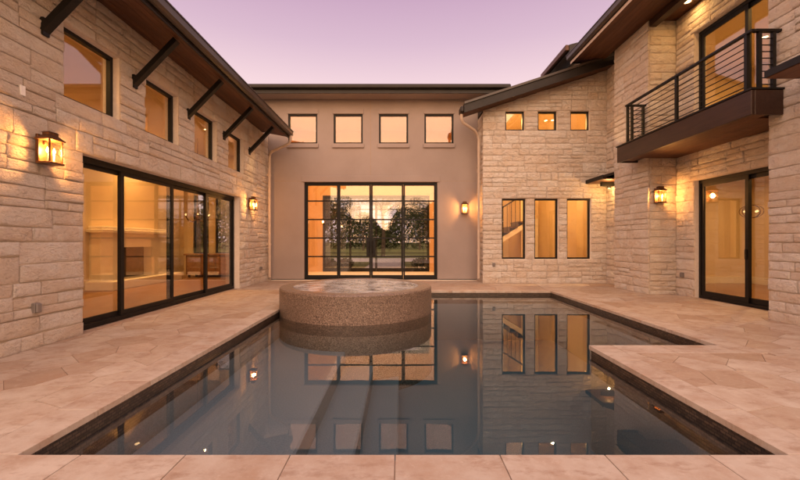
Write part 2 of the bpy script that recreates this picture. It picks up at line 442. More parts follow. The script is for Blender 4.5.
def window(F, u0, u1, v0, v1, d, parent, bar=.06, name='window', cols=None, rows=None, mb=.03, depth=.07):
    """dark frame set back d behind the wall face, pane(s) as its children"""
    m = MB()
    m.fbox(F, u0, u1, v0, v0+bar, -d-depth, -d).fbox(F, u0, u1, v1-bar, v1, -d-depth, -d)
    m.fbox(F, u0, u0+bar, v0+bar, v1-bar, -d-depth, -d).fbox(F, u1-bar, u1, v0+bar, v1-bar, -d-depth, -d)
    o = m.build(name, 'dark_metal', parent)
    us = [u0+bar]+(cols or [])+[u1-bar]; vs = [v0+bar]+(rows or [])+[v1-bar]
    for i in range(len(us)-1):
        for j in range(len(vs)-1):
            MB().fbox(F, us[i]-.005, us[i+1]+.005, vs[j]-.005, vs[j+1]+.005, -d-depth*.62, -d-depth*.5).build('pane', 'window_glass', o)
    return o

# ------------------------------------------------------------------ ground, patio, pool
def ground_mesh():
    m = MB(); B = 900; hx0, hx1, hy0, hy1 = -2.5, 4.2, 2.15, 10.3; z = -.10
    xs = [-B, hx0, hx1, B]; ys = [-B, hy0, hy1, B]
    for i in range(3):
        for j in range(3):
            if i == 1 and j == 1: continue
            m.poly([(xs[i], ys[j], z), (xs[i+1], ys[j], z), (xs[i+1], ys[j+1], z), (xs[i], ys[j+1], z)], [(0, 1, 2, 3)])
    return m
g = ground_mesh().build('ground', 'grass', kind='structure')
pl = (-2.36, 2.40, 4.02, 2.30, 4.77, 10.10)      # pool: left, right (front), right (rear), front, notch, back
PX0, PX1, PX2, PY0, PY1, PY2 = pl
m = MB()
z0, z1 = -.098, -.008
h = .025
for x0, x1, y0, y1 in ((-4.75, PX0-h, -3, 13.2), (PX0-h, PX1+h, -3, PY0-h), (PX1+h, 7.2, -3, PY1-h), (PX2+h, 7.2, PY1-h, 13.2), (PX0-h, PX2+h, PY2+h, 13.2)):
    m.box(x0, x1, y0, y1, z0, z1)
patio = m.build('patio', 'grout', kind='structure')

CO = .30
def slab(x0, x1, y0, y1, name='coping_slab', z=.0012, t=.05):
    j = .003
    return MB().box(x0+j, x1-j, y0+j, y1-j, z-t, z).build(name, 'coping', patio, bevel=.0025)
def run(a, b, step, fn, off=0):
    x = a; first = True
    while x < b-.01:
        e = min(x+(off or step if first else step), b); first = False
        if b-e < .15: e = b
        fn(x, e); x = e
run(-4.46, 6.2, .64, lambda a, e: slab(a, e, 1.55, 2.325), off=.46+.13)
run(2.325, 10.4, .62, lambda a, e: slab(-2.36-CO, -2.335, a, e))
run(-2.335, 4.0, .62, lambda a, e: slab(a, e, 10.075, 10.4))
run(4.45, 10.4, .62, lambda a, e: slab(4.0, 4.0+CO+.02, a, e))
run(2.66, 4.0, .60, lambda a, e: slab(a, e, 4.45, 4.79))
run(2.325, 4.79, .62, lambda a, e: slab(2.375, 2.66, a, e))

def clip(poly, nx, ny, c):          # keep nx*x + ny*y <= c
    o = []
    for i in range(len(poly)):
        p, q = poly[i], poly[(i+1) % len(poly)]; dp, dq = nx*p[0]+ny*p[1]-c, nx*q[0]+ny*q[1]-c
        if dp <= 0: o.append(p)
        if (dp < 0) != (dq < 0) and dp != dq:
            t = dp/(dp-dq); o.append((p[0]+(q[0]-p[0])*t, p[1]+(q[1]-p[1])*t))
    return o
L0, L1, L2, LF, LB = -2.66, 2.66, 4.32, 4.45, 10.4
seeds = []
y = 2.5; row = 0
while y < 13.2:
    gx = .47+.05*max(0, y-6); x = -4.7+(row % 2)*gx/2; hh = .37+.10*max(0, y-6)
    while x < 7.3:
        sx, sy = x+random.uniform(-.15, .15), y+random.uniform(-.13, .13)
        if not ((L0 < sx < L1 and sy < LF) or (L0 < sx < L2 and LF <= sy < LB)): seeds.append((sx, sy))
        x += gx
    y += hh; row += 1
for i, (sx, sy) in enumerate(seeds):
    P = [(sx-1, sy-1), (sx+1, sy-1), (sx+1, sy+1), (sx-1, sy+1)]
    for j, (tx, ty) in enumerate(seeds):
        if i == j or abs(tx-sx) > 1.9 or abs(ty-sy) > 1.9: continue
        nx, ny = tx-sx, ty-sy; P = clip(P, nx, ny, (tx*tx+ty*ty-sx*sx-sy*sy)/2-.0023*math.hypot(nx, ny))
    P = clip(P, 0, -1, -2.33); P = clip(P, -1, 0, 4.46); P = clip(P, 1, 0, 6.95); P = clip(P, 0, 1, 12.98)
    if sy < LB:
        if sx <= L0: P = clip(P, 1, 0, L0)
        elif sy < LF:
            P = clip(P, -1, 0, -L1)
            if sx < L2: P = clip(P, 0, 1, LF)
        else: P = clip(P, -1, 0, -L2)
    elif sx > L0 and sx < L2: P = clip(P, 0, -1, -LB)
    if len(P) < 3: continue
    ar = abs(sum(P[k][0]*P[(k+1) % len(P)][1]-P[(k+1) % len(P)][0]*P[k][1] for k in range(len(P))))/2
    if ar < .02: continue
    MB().prism(P, -.012, random.uniform(-.0015, .0008)).build('flagstone', 'flagstone', patio, bevel=0)

# basin with steps, tile band, water
m = MB()
def vwall(m, pts, z0, z1):
    for (a, b2) in zip(pts, pts[1:]+pts[:1]):
        m.poly([(a[0], a[1], z0), (b2[0], b2[1], z0), (b2[0], b2[1], z1), (a[0], a[1], z1)], [(0, 1, 2, 3)])
Lp = [(PX0, PY0), (PX1, PY0), (PX1, PY1), (PX2, PY1), (PX2, PY2), (PX0, PY2)]
FL = -1.30
basin = MB(); vwall(basin, Lp, FL, -.34)
basin.poly([(x, y, FL) for x, y in Lp], [(0, 1, 2, 3, 4, 5)])
basin = basin.build('pool_basin', 'pool_plaster', kind='structure')
t = MB(); vwall(t, Lp, -.34, -.046); t.build('waterline_tile_band', 'waterline_tile', basin)
for k, (xe, zt) in enumerate(((-.92, -.55), (-.45, -.80), (-.02, -1.05))):
    MB().box(PX0+.002, xe, PY0+.002, 7.6+.1*k, FL+.001, zt).build('step', 'pool_plaster', basin, bevel=.02)
e = .03
Lw = [(PX0-e, PY0-e), (PX1+e, PY0-e), (PX1+e, PY1-e), (PX2+e, PY1-e), (PX2+e, PY2+e), (PX0-e, PY2+e)]
MB().prism(Lw, FL-.05, -.115).build('pool_water', 'pool_water', kind='structure')
# raised round spa
SC = (-.90, 7.95); SR = 1.55; SH = .40
spa = thing('spa', (SC[0], SC[1], FL), 'round raised spa covered in brown pebble mosaic at the pool edge', 'spa')
c3 = (SC[0], SC[1], 0)
MB().lathe([(SR, FL+.002), (SR, SH-.025), (SR-.02, SH), (SR-.26, SH+.003), (SR-.28, SH-.02), (SR-.28, -.3), (SR-.5, -.3), (SR-.5, FL+.002)], c3, 96).build('spa_wall', 'spa_mosaic', spa, smooth=35)
MB().lathe([(SR+.004, -.30), (SR+.004, -.112)], c3, 96).build('waterline_band', 'waterline_tile', spa, smooth=35)
MB().disc((SC[0], SC[1], -.10), SR-.27, 64).build('spa_floor', 'pool_plaster', spa)
MB().disc((SC[0], SC[1], SH-.004), SR-.272, 96).build('spa_water_surface', 'spa_water', spa)

# ------------------------------------------------------------------ lamps
def lantern(F, u, v, label, energy=44):
    base = F.p(u, v-.22, 0)
    r = thing('wall_lantern', base, label, 'wall lantern', 'lanterns on the courtyard walls')
    w, d0, d1 = .092, .045, .215
    MB().fbox(F, u-.085, u+.085, v-.185, v+.17, .03, .062).fbox(F, u-.02, u+.02, v+.05, v+.09, .05, .09).build('back_plate', 'bronze_metal', r, bevel=.004)
    for uu in (u-w, u+w-.014):
        for dd in (d0+.02, d1-.014): MB().fbox(F, uu, uu+.014, v-.17, v+.10, dd, dd+.014).build('cage_post', 'bronze_metal', r)
    MB().fbox(F, u-w-.012, u+w+.012, v-.195, v-.17, d0+.012, d1+.014).build('base', 'bronze_metal', r, bevel=.004)
    m = MB()
    def frus(a, b2, za, zb):
        q = lambda g, z: [F.p(u-w-g, z, d0+.02-g), F.p(u+w+g, z, d0+.02-g), F.p(u+w+g, z, d1+g), F.p(u-w-g, z, d1+g)]
        m.hexa(q(a, za)+q(b2, zb))
    frus(.02, .02, v+.10, v+.115); frus(.02, -.03, v+.115, v+.165); frus(-.03, -.03, v+.165, v+.195); frus(-.02, -.04, v+.195, v+.21)
    m.build('cap', 'bronze_metal', r)
    for a in ((u-w+.004, u+w-.004, d1-.009, d1-.006), (u-w+.005, u-w+.008, d0+.03, d1-.012), (u+w-.008, u+w-.005, d0+.03, d1-.012)):
        MB().fbox(F, a[0], a[1], v-.17, v+.10, a[2], a[3]).build('glass_pane', 'lantern_glass', r)
    for q in (-.045, .045):
        MB().tube([F.p(u+q, v-.17, .145), F.p(u+q, v-.06, .145)], .011, 8).build('candle', 'white_trim', r)
        cpt = F.p(u+q, v-.025, .145)
        MB().lathe([(.002, -.035), (.014, -.02), (.017, 0), (.010, .025), (.002, .045)], cpt, 10).build('bulb', 'bulb', r, smooth=60)
    ld = bpy.data.lights.new('lantern_light', 'POINT'); ld.energy = energy; ld.color = WARM_WHITE; ld.shadow_soft_size = .055
    lo = bpy.data.objects.new('lantern_light', ld); link(lo, Matrix.Translation(F.p(u, v-.02, .15)), r)
    return r
def downlight(x, y, z, label, energy, group, size=.14, spread=170, color=WARM):
    r = thing('ceiling_downlight', (x, y, z-.03), label, 'ceiling light', group)
    MB().lathe([(.095, -.012), (.075, -.014), (.07, -.004), (.07, .0), (.095, .0)], (x, y, z), 20, close=True).build('trim_ring', 'white_trim', r)
    MB().disc((x, y, z-.006), .069, 20).build('lens', 'bulb_far', r)
    ld = bpy.data.lights.new('downlight_light', 'AREA'); ld.shape = 'DISK'; ld.size = size; ld.energy = energy*.84; ld.color = color; ld.spread = R(spread)
    link(bpy.data.objects.new('downlight_light', ld), Matrix.Translation((x, y, z-.03)), r)
    return r

# ------------------------------------------------------------------ LEFT WING
FLw = Fr((-4.5, 0, 0), (1, 0, 0))
lw = thing('stone_wing', (-6.5, 8, 0), 'low limestone wing with wide sliding glass doors, clerestory windows and black eave struts', 'building')
ND = .024                      # stones stand this proud; backing face sits behind
FLb = Fr((-4.5-ND, 0, 0), (1, 0, 0))
door_op = (5.41, 10.69, -.03, 2.57)
cl = [(5.10+1.62*k, 6.12+1.62*k, 3.26, 4.26) for k in range(4)]
lops = [door_op]+cl
wall = weld_build(wall_mesh(FLb, 1.5, 13.0, -.09, 4.95, lops, .26), 'wall', 'mortar', lw)
stone_face(FLb, 3.5, 12.96, -.03, 4.90, lops, wall, seed=11)
for a, b2, c, d in cl: window(FLb, a, b2, c, d, .10, lw, bar=.055)
# sliding door: outer frame, four leaves with stiles
a, b2, c, d = door_op
dr = MB(); e = .07
dr.fbox(FLb, a, b2, d-.09, d, -.25, -.14).fbox(FLb, a, b2, 0.0, .07, -.25, -.14).fbox(FLb, a, a+e, .07, d-.09, -.25, -.14).fbox(FLb, b2-e, b2, .07, d-.09, -.25, -.14)
dr = dr.build('sliding_door', 'dark_metal', lw)
st = [5.41, 6.44, 7.82, 9.24, 10.69]
for k in range(4):
    o = -.165 if k % 2 else -.215; s0, s1 = st[k]-.055, st[k+1]+.055
    if k == 0: s0 = a+e
    if k == 3: s1 = b2-e
    lf = MB(); w = .075
    lf.fbox(FLb, s0, s1, d-.15, d-.09, o-.035, o).fbox(FLb, s0, s1, .07, .15, o-.035, o)
    lf.fbox(FLb, s0, s0+w, .15, d-.15, o-.035, o).fbox(FLb, s1-w, s1, .15, d-.15, o-.035, o)
    lf.build('door_leaf_frame', 'dark_metal', dr)
    MB().fbox(FLb, s0+w-.005, s1-w+.005, .145, d-.145, o-.022, o-.014).build('pane', 'window_glass', dr)
# eave: roof slab, soffit boards, fascia, gutter, struts
EY0, EY1 = 1.5, 12.42
zs = lambda x: 4.885-.19*(x+4.5)
m = MB(); x0, x1 = -8.9, -3.66
for dz0, dz1 in ((.03, .20),):
    m.hexa([(x0, EY0, zs(x0)+dz0), (x1, EY0, zs(x1)+dz0), (x1, EY1, zs(x1)+dz0), (x0, EY1, zs(x0)+dz0), (x0, EY0, zs(x0)+dz1), (x1, EY0, zs(x1)+dz1), (x1, EY1, zs(x1)+dz1), (x0, EY1, zs(x0)+dz1)])
roof = m.build('roof', 'roof_metal', lw)
nb = 7
for k in range(nb):
    xa = -4.52+k*(.86/nb)+.002; xb = -4.52+(k+1)*(.86/nb)-.003
    MB().hexa([(xa, EY0, zs(xa)), (xb, EY0, zs(xb)), (xb, EY1, zs(xb)), (xa, EY1, zs(xa)), (xa, EY0, zs(xa)+.028), (xb, EY0, zs(xb)+.028), (xb, EY1, zs(xb)+.028), (xa, EY1, zs(xa)+.028)]).build('soffit_board', 'soffit_wood', roof)
ze = zs(-3.66)
MB().box(-3.66, -3.63, EY0, EY1+.03, ze-.03, ze+.20).build('fascia', 'roof_metal', roof)
gp = [(-3.628, ze+.19), (-3.628, ze+.045), (-3.60, ze+.03), (-3.55, ze+.035), (-3.515, ze+.075), (-3.505, ze+.18), (-3.49, ze+.18), (-3.49, ze+.20), (-3.515, ze+.20), (-3.53, ze+.08), (-3.555, ze+.05), (-3.60, ze+.046), (-3.614, ze+.06), (-3.614, ze+.19)]
n = len(gp); m = MB(); m.poly([(x, EY0, z) for x, z in gp]+[(x, EY1+.05, z) for x, z in gp], [(i, (i+1) % n, n+(i+1) % n, n+i) for i in range(n)]+[tuple(range(n)), tuple(range(n, 2*n))])
m.poly([(-3.62, EY1+.04, ze+.04), (-3.51, EY1+.04, ze+.06), (-3.51, EY1+.04, ze+.18), (-3.62, EY1+.04, ze+.18)], [(0, 1, 2, 3)])
m.build('gutter', 'gutter_metal', roof)
for k in range(5):
    yy = 4.80+1.63*k
    MB().beam((-4.50, yy, 3.97), (-3.78, yy, 4.715), .085, .10, up=(0, 1, 0)).fbox(FLw, yy-.045, yy+.045, 3.90, 4.12, -.03, .035).build('eave_strut', 'dark_metal', lw)
MB().tube([(-3.57, 12.40, ze+.05), (-3.57, 12.40, ze-.10), (-3.62, 12.42, ze-.19), (-3.80, 12.5, ze-.27), (-4.26, 12.68, ze-.40), (-4.34, 12.70, ze-.48), (-4.36, 12.70, ze-.60), (-4.36, 12.70, .12), (-4.33, 12.66, .05)], .045, 12).build('downspout', 'downspout_paint', lw, smooth=50)
MB().box(-4.46, -4.30, 12.69, 12.71, 3.5, 3.55).box(-4.46, -4.30, 12.69, 12.71, 1.2, 1.25).build('pipe_strap', 'downspout_paint', lw)
# room behind the glass
RX, RY0, RY1, RH = -8.3, 3.2, 14.6, 4.62
MB().box(RX, -4.765, RY0, RY1, -.09, .012).build('interior_floor', 'floor_wood', lw)
m = MB().box(RX-.1, RX, RY0-.1, RY1+.1, -.09, RH+.1).box(RX, -4.81, RY0-.1, RY0, -.09, RH+.1)
m.box(-4.81, -4.71, 13.05, RY1, -.09, RH)
m.build('interior_wall', 'interior_paint', lw)
farw = Fr((0, RY1, 0), (0, -1, 0))
wops = [(-7.95, -7.35, .85, 3.4), (-7.1, -6.5, .85, 3.4), (-6.25, -5.65, .85, 3.4)]
weld_build(wall_mesh(farw, RX, -4.81, -.09, RH, wops, .2), 'interior_wall', 'interior_paint', lw)
for w_ in wops: window(farw, *w_, .06, lw, bar=.05)
MB().box(RX-.1, -4.81, RY0-.1, RY1+.1, RH+.002, RH+.1).build('interior_ceiling', 'interior_paint', lw)
for x, y in ((-5.7, 5.2), (-7.2, 5.2), (-6.0, 8.2), (-5.7, 11.2), (-6.2, 13.4)):
    downlight(x, y, RH, 'recessed warm ceiling light in the room behind the four-leaf sliding doors', 19, 'ceiling lights behind the sliding doors', color=(1, .51, .15))
downlight(-8.0, 8.9, RH, 'recessed ceiling light washing the plain wall before the fireplace', 22, 'ceiling lights washing the fireplace wall', spread=110, color=(1, .51, .15))
downlight(-8.0, 11.57, RH, 'recessed ceiling light washing the wall right above the fireplace', 70, 'ceiling lights washing the fireplace wall', spread=110, color=(1, .51, .15))
# fireplace
fp = thing('fireplace', (RX, 11.5, .012), 'cream fireplace with mantel shelf seen through the wide sliding doors', 'fireplace')
fy0, fy1 = 10.15, 13.0
MB().box(RX, RX+.30, fy0, fy0+.75, .012, 1.55).box(RX, RX+.30, fy1-.75, fy1, .012, 1.55).box(RX, RX+.30, fy0+.75, fy1-.75, 1.15, 1.55).build('surround', 'white_trim', fp)
MB().box(RX, RX+.46, fy0-.12, fy1+.12, 1.55, 1.64).box(RX, RX+.38, fy0-.05, fy1+.05, 1.64, 1.72).build('mantel_shelf', 'white_trim', fp, bevel=.012)
MB().box(RX, RX+.04, fy0+.75, fy1-.75, .25, 1.15).build('firebox', 'firebox', fp)
MB().box(RX, RX+.75, fy0-.15, fy1+.15, .012, .25).build('hearth', 'white_trim', fp, bevel=.01)
# chandelier + sideboard in that room
ch = thing('chandelier', (-6.5, 12.2, 1.85), 'wrought chandelier with curved arms hanging behind the sliding doors', 'chandelier')
MB().tube([(-6.5, 12.2, RH), (-6.5, 12.2, 2.5)], .012, 6).build('chain', 'bronze_metal', ch)
MB().lathe([(.01, 2.5), (.04, 2.42), (.02, 2.3), (.06, 2.1), (.03, 1.98), (.01, 1.92)], (-6.5, 12.2, 0), 12).build('stem', 'bronze_metal', ch)
for k in range(6):
    th = k*math.pi/3; cx, cy = math.cos(th), math.sin(th)
    P = lambda r, z: (-6.5+cx*r, 12.2+cy*r, z)
    MB().tube([P(.03, 2.05), P(.16, 1.95), P(.30, 1.98), P(.38, 2.12)], .012, 6).build('arm', 'bronze_metal', ch)
    MB().sphere(P(.38, 2.17), .025, 8, 5).build('bulb', 'bulb_dim', ch)
sb = thing('sideboard', (-7.0, 13.9, .012), 'brown wooden sideboard against the far wall inside the sliding-door room', 'sideboard')
MB().box(-7.75, -6.1, 13.75, 14.35, .12, .82).build('cabinet', 'floor_wood', sb)
MB().box(-7.82, -6.03, 13.70, 14.40, .82, .88).build('top', 'floor_wood', sb, bevel=.006)
for x in (-7.70, -6.20):
    for y in (13.8, 14.28): MB().box(x, x+.06, y, y+.06, .012, .12).build('leg', 'tread_wood', sb)
for k in range(3): MB().box(-7.70+k*.53, -7.22+k*.53, 13.73, 13.75, .16, .78).build('door', 'floor_wood', sb, bevel=.004)

# ------------------------------------------------------------------ STUCCO HALL
HY = 13.0
FH = Fr((0, HY, 0), (0, -1, 0))
hall = thing('stucco_hall', (-1, 14.7, 0), 'tall taupe stucco entrance hall with black gridded glass doors between the stone wings', 'building')
hdoor = (-3.28, 1.28, -.03, 3.35)
hw = [(-3.83+1.555*k, -2.83+1.555*k, 4.66, 5.68) for k in range(4)]
weld_build(wall_mesh(FH, -4.76, 3.0, -.09, 6.35, [hdoor]+hw, .28), 'wall', 'stucco', hall)
for a, b2, c, d in hw:
    w_ = window(FH, a, b2, c, d, .05, hall, bar=.06)
    MB().fbox(FH, a-.04, b2+.04, c-.14, c-.002, -.02, .055).build('window_sill', 'stucco', hall, bevel=.006)
    MB().fbox(FH, a-.03, b2+.03, d+.002, d+.17, -.02, .022).build('window_header', 'stucco', hall, bevel=.004)
MB().fbox(FH, hdoor[0]-.08, hdoor[1]+.08, 3.352, 3.56, -.02, .03).build('door_header', 'stucco', hall, bevel=.006)
for q in ((-1.012, -.998, 3.565, 6.34), (-4.4, hdoor[0]-.085, 3.375, 3.388), (hdoor[1]+.085, 2.6, 3.375, 3.388)):
    MB().fbox(FH, *q, -.02, .0025).build('control_joint', 'grout', hall)
MB().box(-4.44, 2.62, HY-.012, HY+.01, -.03, .035).build('base_flashing', 'dark_metal', hall)
# door: frame, four leaves of five lights
u0, u1, v0, v1 = hdoor; v0 = 0.0
fr = MB(); d0, d1 = -.16, -.07
fr.fbox(FH, u0, u1, v1-.06, v1, d0, d1).fbox(FH, u0, u0+.05, v0, v1-.06, d0, d1).fbox(FH, u1-.05, u1, v0, v1-.06, d0, d1).fbox(FH, u0, u1, v0-.03, v0+.03, d0, d1)
gd = fr.build('glazed_door', 'dark_metal', hall)
cw = (u1-u0-.10)/4; rz = [.16+.638*k for k in range(6)]; rz[5] = v1-.06-.05
def leaf_grid(F, x0, x1, parent, zs_, d0, d1, sw=.055, mw=.045, bot=.13):
    m = MB(); zb, zt = zs_[0], zs_[-1]
    m.fbox(F, x0, x0+sw, .03, zt+.05, d0, d1).fbox(F, x1-sw, x1, .03, zt+.05, d0, d1)
    m.fbox(F, x0+sw, x1-sw, .03, zb, d0, d1).fbox(F, x0+sw, x1-sw, zt, zt+.05, d0, d1)
    for z in zs_[1:-1]: m.fbox(F, x0+sw, x1-sw, z-mw/2, z+mw/2, d0, d1)
    m.build('door_leaf', 'dark_metal', parent)
    for za, zb2 in zip(zs_, zs_[1:]):
        MB().fbox(F, x0+sw-.006, x1-sw+.006, za, zb2, (d0+d1)/2-.004, (d0+d1)/2+.004).build('pane', 'window_glass', parent)
for k in range(4):
    leaf_grid(FH, u0+.05+k*cw+.003, u0+.05+(k+1)*cw-.003, gd, rz, -.14, -.095)
xm = (u0+u1)/2
for s in (-1, 1):
    MB().fbox(FH, xm+s*.09-.065, xm+s*.09+.065, .80, 1.42, -.096, -.075).build('lock_plate', 'dark_metal', gd, bevel=.003)
    MB().tube([FH.p(xm+s*.06, .90, -.075), FH.p(xm+s*.06, .90, -.03), FH.p(xm+s*.06, 1.34, -.03), FH.p(xm+s*.06, 1.34, -.075)], .012, 8).build('pull_handle', 'dark_metal', gd)
# roof edge
HYe = 12.45
m = MB(); m.hexa([(-6.5, HYe, 6.24), (3.6, HYe, 6.24), (3.6, 17.2, 6.95), (-6.5, 17.2, 6.95), (-6.5, HYe, 6.42), (3.6, HYe, 6.42), (3.6, 17.2, 7.15), (-6.5, 17.2, 7.15)])
hr = m.build('roof', 'roof_metal', hall)
MB().box(-6.5, 3.6, HYe-.03, HYe-.001, 6.16, 6.44).build('fascia', 'roof_metal', hr)
MB().box(-6.5, 3.6, HYe-.15, HYe-.031, 6.29, 6.43).build('gutter', 'roof_metal', hr, bevel=.03)
MB().box(-6.5, 3.6, HYe, HY-.0, 6.17, 6.20).build('soffit', 'stucco', hr)
for k in range(20):
    x = -6.3+k*.5
    MB().hexa([(x, HYe, 6.421), (x+.03, HYe, 6.421), (x+.03, 17.2, 7.151), (x, 17.2, 7.151), (x, HYe, 6.46), (x+.03, HYe, 6.46), (x+.03, 17.2, 7.19), (x, 17.2, 7.19)]).build('roof_seam', 'roof_metal', hr)
# interior of the hall with the opposite glazed wall
HB = 16.5
FHB = Fr((0, HB, 0), (0, -1, 0))
bop = (-3.36, 1.28, -.03, 3.32)
MB().box(-4.7, 2.7, HY-.16, HB+.2, -.09, .012).build('interior_floor', 'white_trim', hall)
weld_build(wall_mesh(FHB, -4.7, 2.75, -.09, 6.1, [bop], .2), 'interior_wall', 'hall_paint', hall)
MB().box(-4.705, -4.6, HY+.285, HB-.002, -.09, 6.1).box(2.66, 2.75, HY+.285, HB-.002, -.09, 6.1).build('interior_wall', 'hall_paint', hall)
MB().box(-4.75, 2.75, HY+.285, HB+.2, 6.102, 6.15).build('interior_ceiling', 'hall_paint', hall)
fr = MB(); a, b2, c, d = bop
fr.fbox(FHB, a, b2, d-.08, d, -.14, -.04).fbox(FHB, a, a+.06, .0, d-.08, -.14, -.04).fbox(FHB, b2-.06, b2, .0, d-.08, -.14, -.04).fbox(FHB, a, b2, -.03, .03, -.14, -.04)
gd2 = fr.build('street_door', 'dark_metal', hall)
cw2 = (b2-a-.12)/4; rz2 = [.16, .82, 1.46, 2.10, 2.72, d-.13]
for k in range(4): leaf_grid(FHB, a+.06+k*cw2+.003, a+.06+(k+1)*cw2-.003, gd2, rz2, -.12, -.075, sw=.04, mw=.03)
for k, x in enumerate((-3.4, -1.0, 1.4)):
    downlight(x, 13.75, 6.1, 'recessed warm ceiling light in the hall behind the gridded glass doors', 120, 'ceiling lights in the entrance hall', color=(1, .54, .17))

# ------------------------------------------------------------------ GABLE WING (between hall and right wing)
GY = 12.05; GX0, GX1 = 2.63, 6.62
FG = Fr((0, GY+ND, 0), (0, -1, 0))
gw = thing('gable_wing', (4.6, 14.5, 0), 'limestone gable wing with three tall windows below three small square ones', 'building')
gtop = lambda u: 5.47+.325*(u-2.63)
glow = [(3.235+1.033*k, 3.995+1.033*k, .76, 2.68) for k in range(3)]
gup = [(3.345+1.033*k, 3.955+1.033*k, 4.84, 5.46) for k in range(3)]
gops = glow+gup
gwall = weld_build(wall_mesh(FG, GX0+.05, 7.2, -.09, 7.0, gops, .26, gtop), 'wall', 'mortar', gw)
stone_face(FG, GX0, GX1, -.03, 7.0, gops, gwall, topfn=lambda u: gtop(u)-.01, seed=23)
FGs = Fr((GX0+.05, 0, 0), (-1, 0, 0))          # side return towards the hall
gside = MB().box(GX0+.05, GX0+.15, GY+ND+.27, HY+.1, -.09, gtop(GX0)).build('wall', 'mortar', gw)
stone_face(FGs, GY+ND+.01, HY, -.03, 5.45, [], gside, seed=5)
for k, q in enumerate(glow): window(FG, *q, .07, gw, bar=.05)
for k, q in enumerate(gup): window(FG, *q, .07, gw, bar=.05)
# shed roof rising to the right, with rake fascia
ry0, ry1 = 11.52, 17.4
zr = lambda x: 5.24+.325*(x-2.0)
xa, xb = 1.95, 6.9
gm = MB(); xc = 2.66
for p0, p1, q1 in ((xa, xc, GY+.2), (xc, xb, ry1)):
    gm.hexa([(p0, ry0+.04, zr(p0)+.06), (p1, ry0+.04, zr(p1)+.06), (p1, q1, zr(p1)+.06), (p0, q1, zr(p0)+.06), (p0, ry0+.04, zr(p0)+.30), (p1, ry0+.04, zr(p1)+.30), (p1, q1, zr(p1)+.30), (p0, q1, zr(p0)+.30)])
gr = weld_build(gm, 'roof', 'roof_metal', gw)
MB().hexa([(xa, ry0, zr(xa)), (xb, ry0, zr(xb)), (xb, ry0+.038, zr(xb)), (xa, ry0+.038, zr(xa)), (xa, ry0, zr(xa)+.25), (xb, ry0, zr(xb)+.25), (xb, ry0+.038, zr(xb)+.25), (xa, ry0+.038, zr(xa)+.25)]).build('fascia', 'roof_metal', gr)
MB().hexa([(xa, ry0-.04, zr(xa)+.25), (xb, ry0-.04, zr(xb)+.25), (xb, ry0+.038, zr(xb)+.25), (xa, ry0+.038, zr(xa)+.25), (xa, ry0-.04, zr(xa)+.32), (xb, ry0-.04, zr(xb)+.32), (xb, ry0+.038, zr(xb)+.32), (xa, ry0+.038, zr(xa)+.32)]).build('drip_edge', 'gutter_metal', gr)
for k in range(3):
    y0_ = ry0+.04+k*.18
    if y0_ > GY: break
    MB().hexa([(xa, y0_, zr(xa)+.03), (xb, y0_, zr(xb)+.03), (xb, y0_+.176, zr(xb)+.03), (xa, y0_+.176, zr(xa)+.03), (xa, y0_, zr(xa)+.058), (xb, y0_, zr(xb)+.058), (xb, y0_+.176, zr(xb)+.058), (xa, y0_+.176, zr(xa)+.058)]).build('soffit_board', 'soffit_wood', gr)
MB().box(1.83, 1.945, ry0-.02, ry0+.34, 5.24, 5.42).build('gutter', 'roof_metal', gr, bevel=.03)
MB().tube([(1.89, 11.66, 5.22), (1.89, 11.68, 5.08), (1.94, 11.72, 4.98), (2.10, 11.85, 4.93), (2.36, 12.1, 4.86), (2.50, 12.25, 4.76), (2.545, 12.3, 4.62), (2.545, 12.3, .12), (2.52, 12.27, .05)], .045, 12).build('downspout', 'downspout_paint', gw, smooth=50)
# upper roof standing behind
ur = MB()
ur.hexa([(5.75, 12.9, 7.75), (9.0, 12.9, 8.6), (9.0, 15.2, 8.6), (5.75, 15.2, 7.75), (5.75, 12.9, 8.0), (9.0, 12.9, 8.85), (9.0, 15.2, 8.85), (5.75, 15.2, 8.0)])
ur = ur.build('upper_roof', 'roof_metal', gw)
MB().box(5.62, 5.745, 12.9, 15.2, 7.80, 8.0).build('gutter', 'soffit_wood', ur, bevel=.02)
MB().box(6.3, 6.5, 13.0, 15.1, 6.6, 7.85).build('upper_wall', 'stucco', gw)
# stair room
MB().box(GX0+.16, 9.0, GY+ND+.265, 17, -.09, .012).build('interior_floor', 'floor_wood', gw)
m = MB().box(GX0+.16, 9.0, 16.6, 16.7, -.09, 5.9).box(8.0, 8.1, 12.4, 16.6, -.09, 5.9).box(GX0+.155, GX0+.165, 12.37, 16.6, -.09, 5.6)
m.build('interior_wall', 'interior_paint', gw)
MB().box(4.75, 4.87, 14.9, 16.6, .012, 4.2).box(6.05, 6.17, 13.9, 16.6, .012, 4.2).build('interior_wall', 'interior_paint', gw)
MB().box(GX0+.16, 8.0, 12.36, 16.6, 5.6, 5.64).build('interior_ceiling', 'interior_paint', gw)
MB().box(5.3, 6.0, 16.54, 16.6, .012, 2.3).build('interior_door', 'white_trim', gw)
for x, y in ((3.6, 13.4), (5.4, 13.4), (7.0, 14.0)):
    downlight(x, y, 5.6, 'recessed warm ceiling light in the stair room of the gable wing', 130, 'ceiling lights in the stair room')
stair = thing('staircase', (3.9, 14.6, .012), 'dark wooden stair with thin black balusters behind the tall gable window', 'staircase')
zt = lambda x: 1.78+.62*(x-3.95)
MB().hexa([(2.85, 14.25, zt(2.85)-.42), (4.74, 14.25, zt(4.74)-.42), (4.74, 15.2, zt(4.74)-.42), (2.85, 15.2, zt(2.85)-.42), (2.85, 14.25, zt(2.85)-.22), (4.74, 14.25, zt(4.74)-.22), (4.74, 15.2, zt(4.74)-.22), (2.85, 15.2, zt(2.85)-.22)]).build('stringer', 'white_trim', stair)
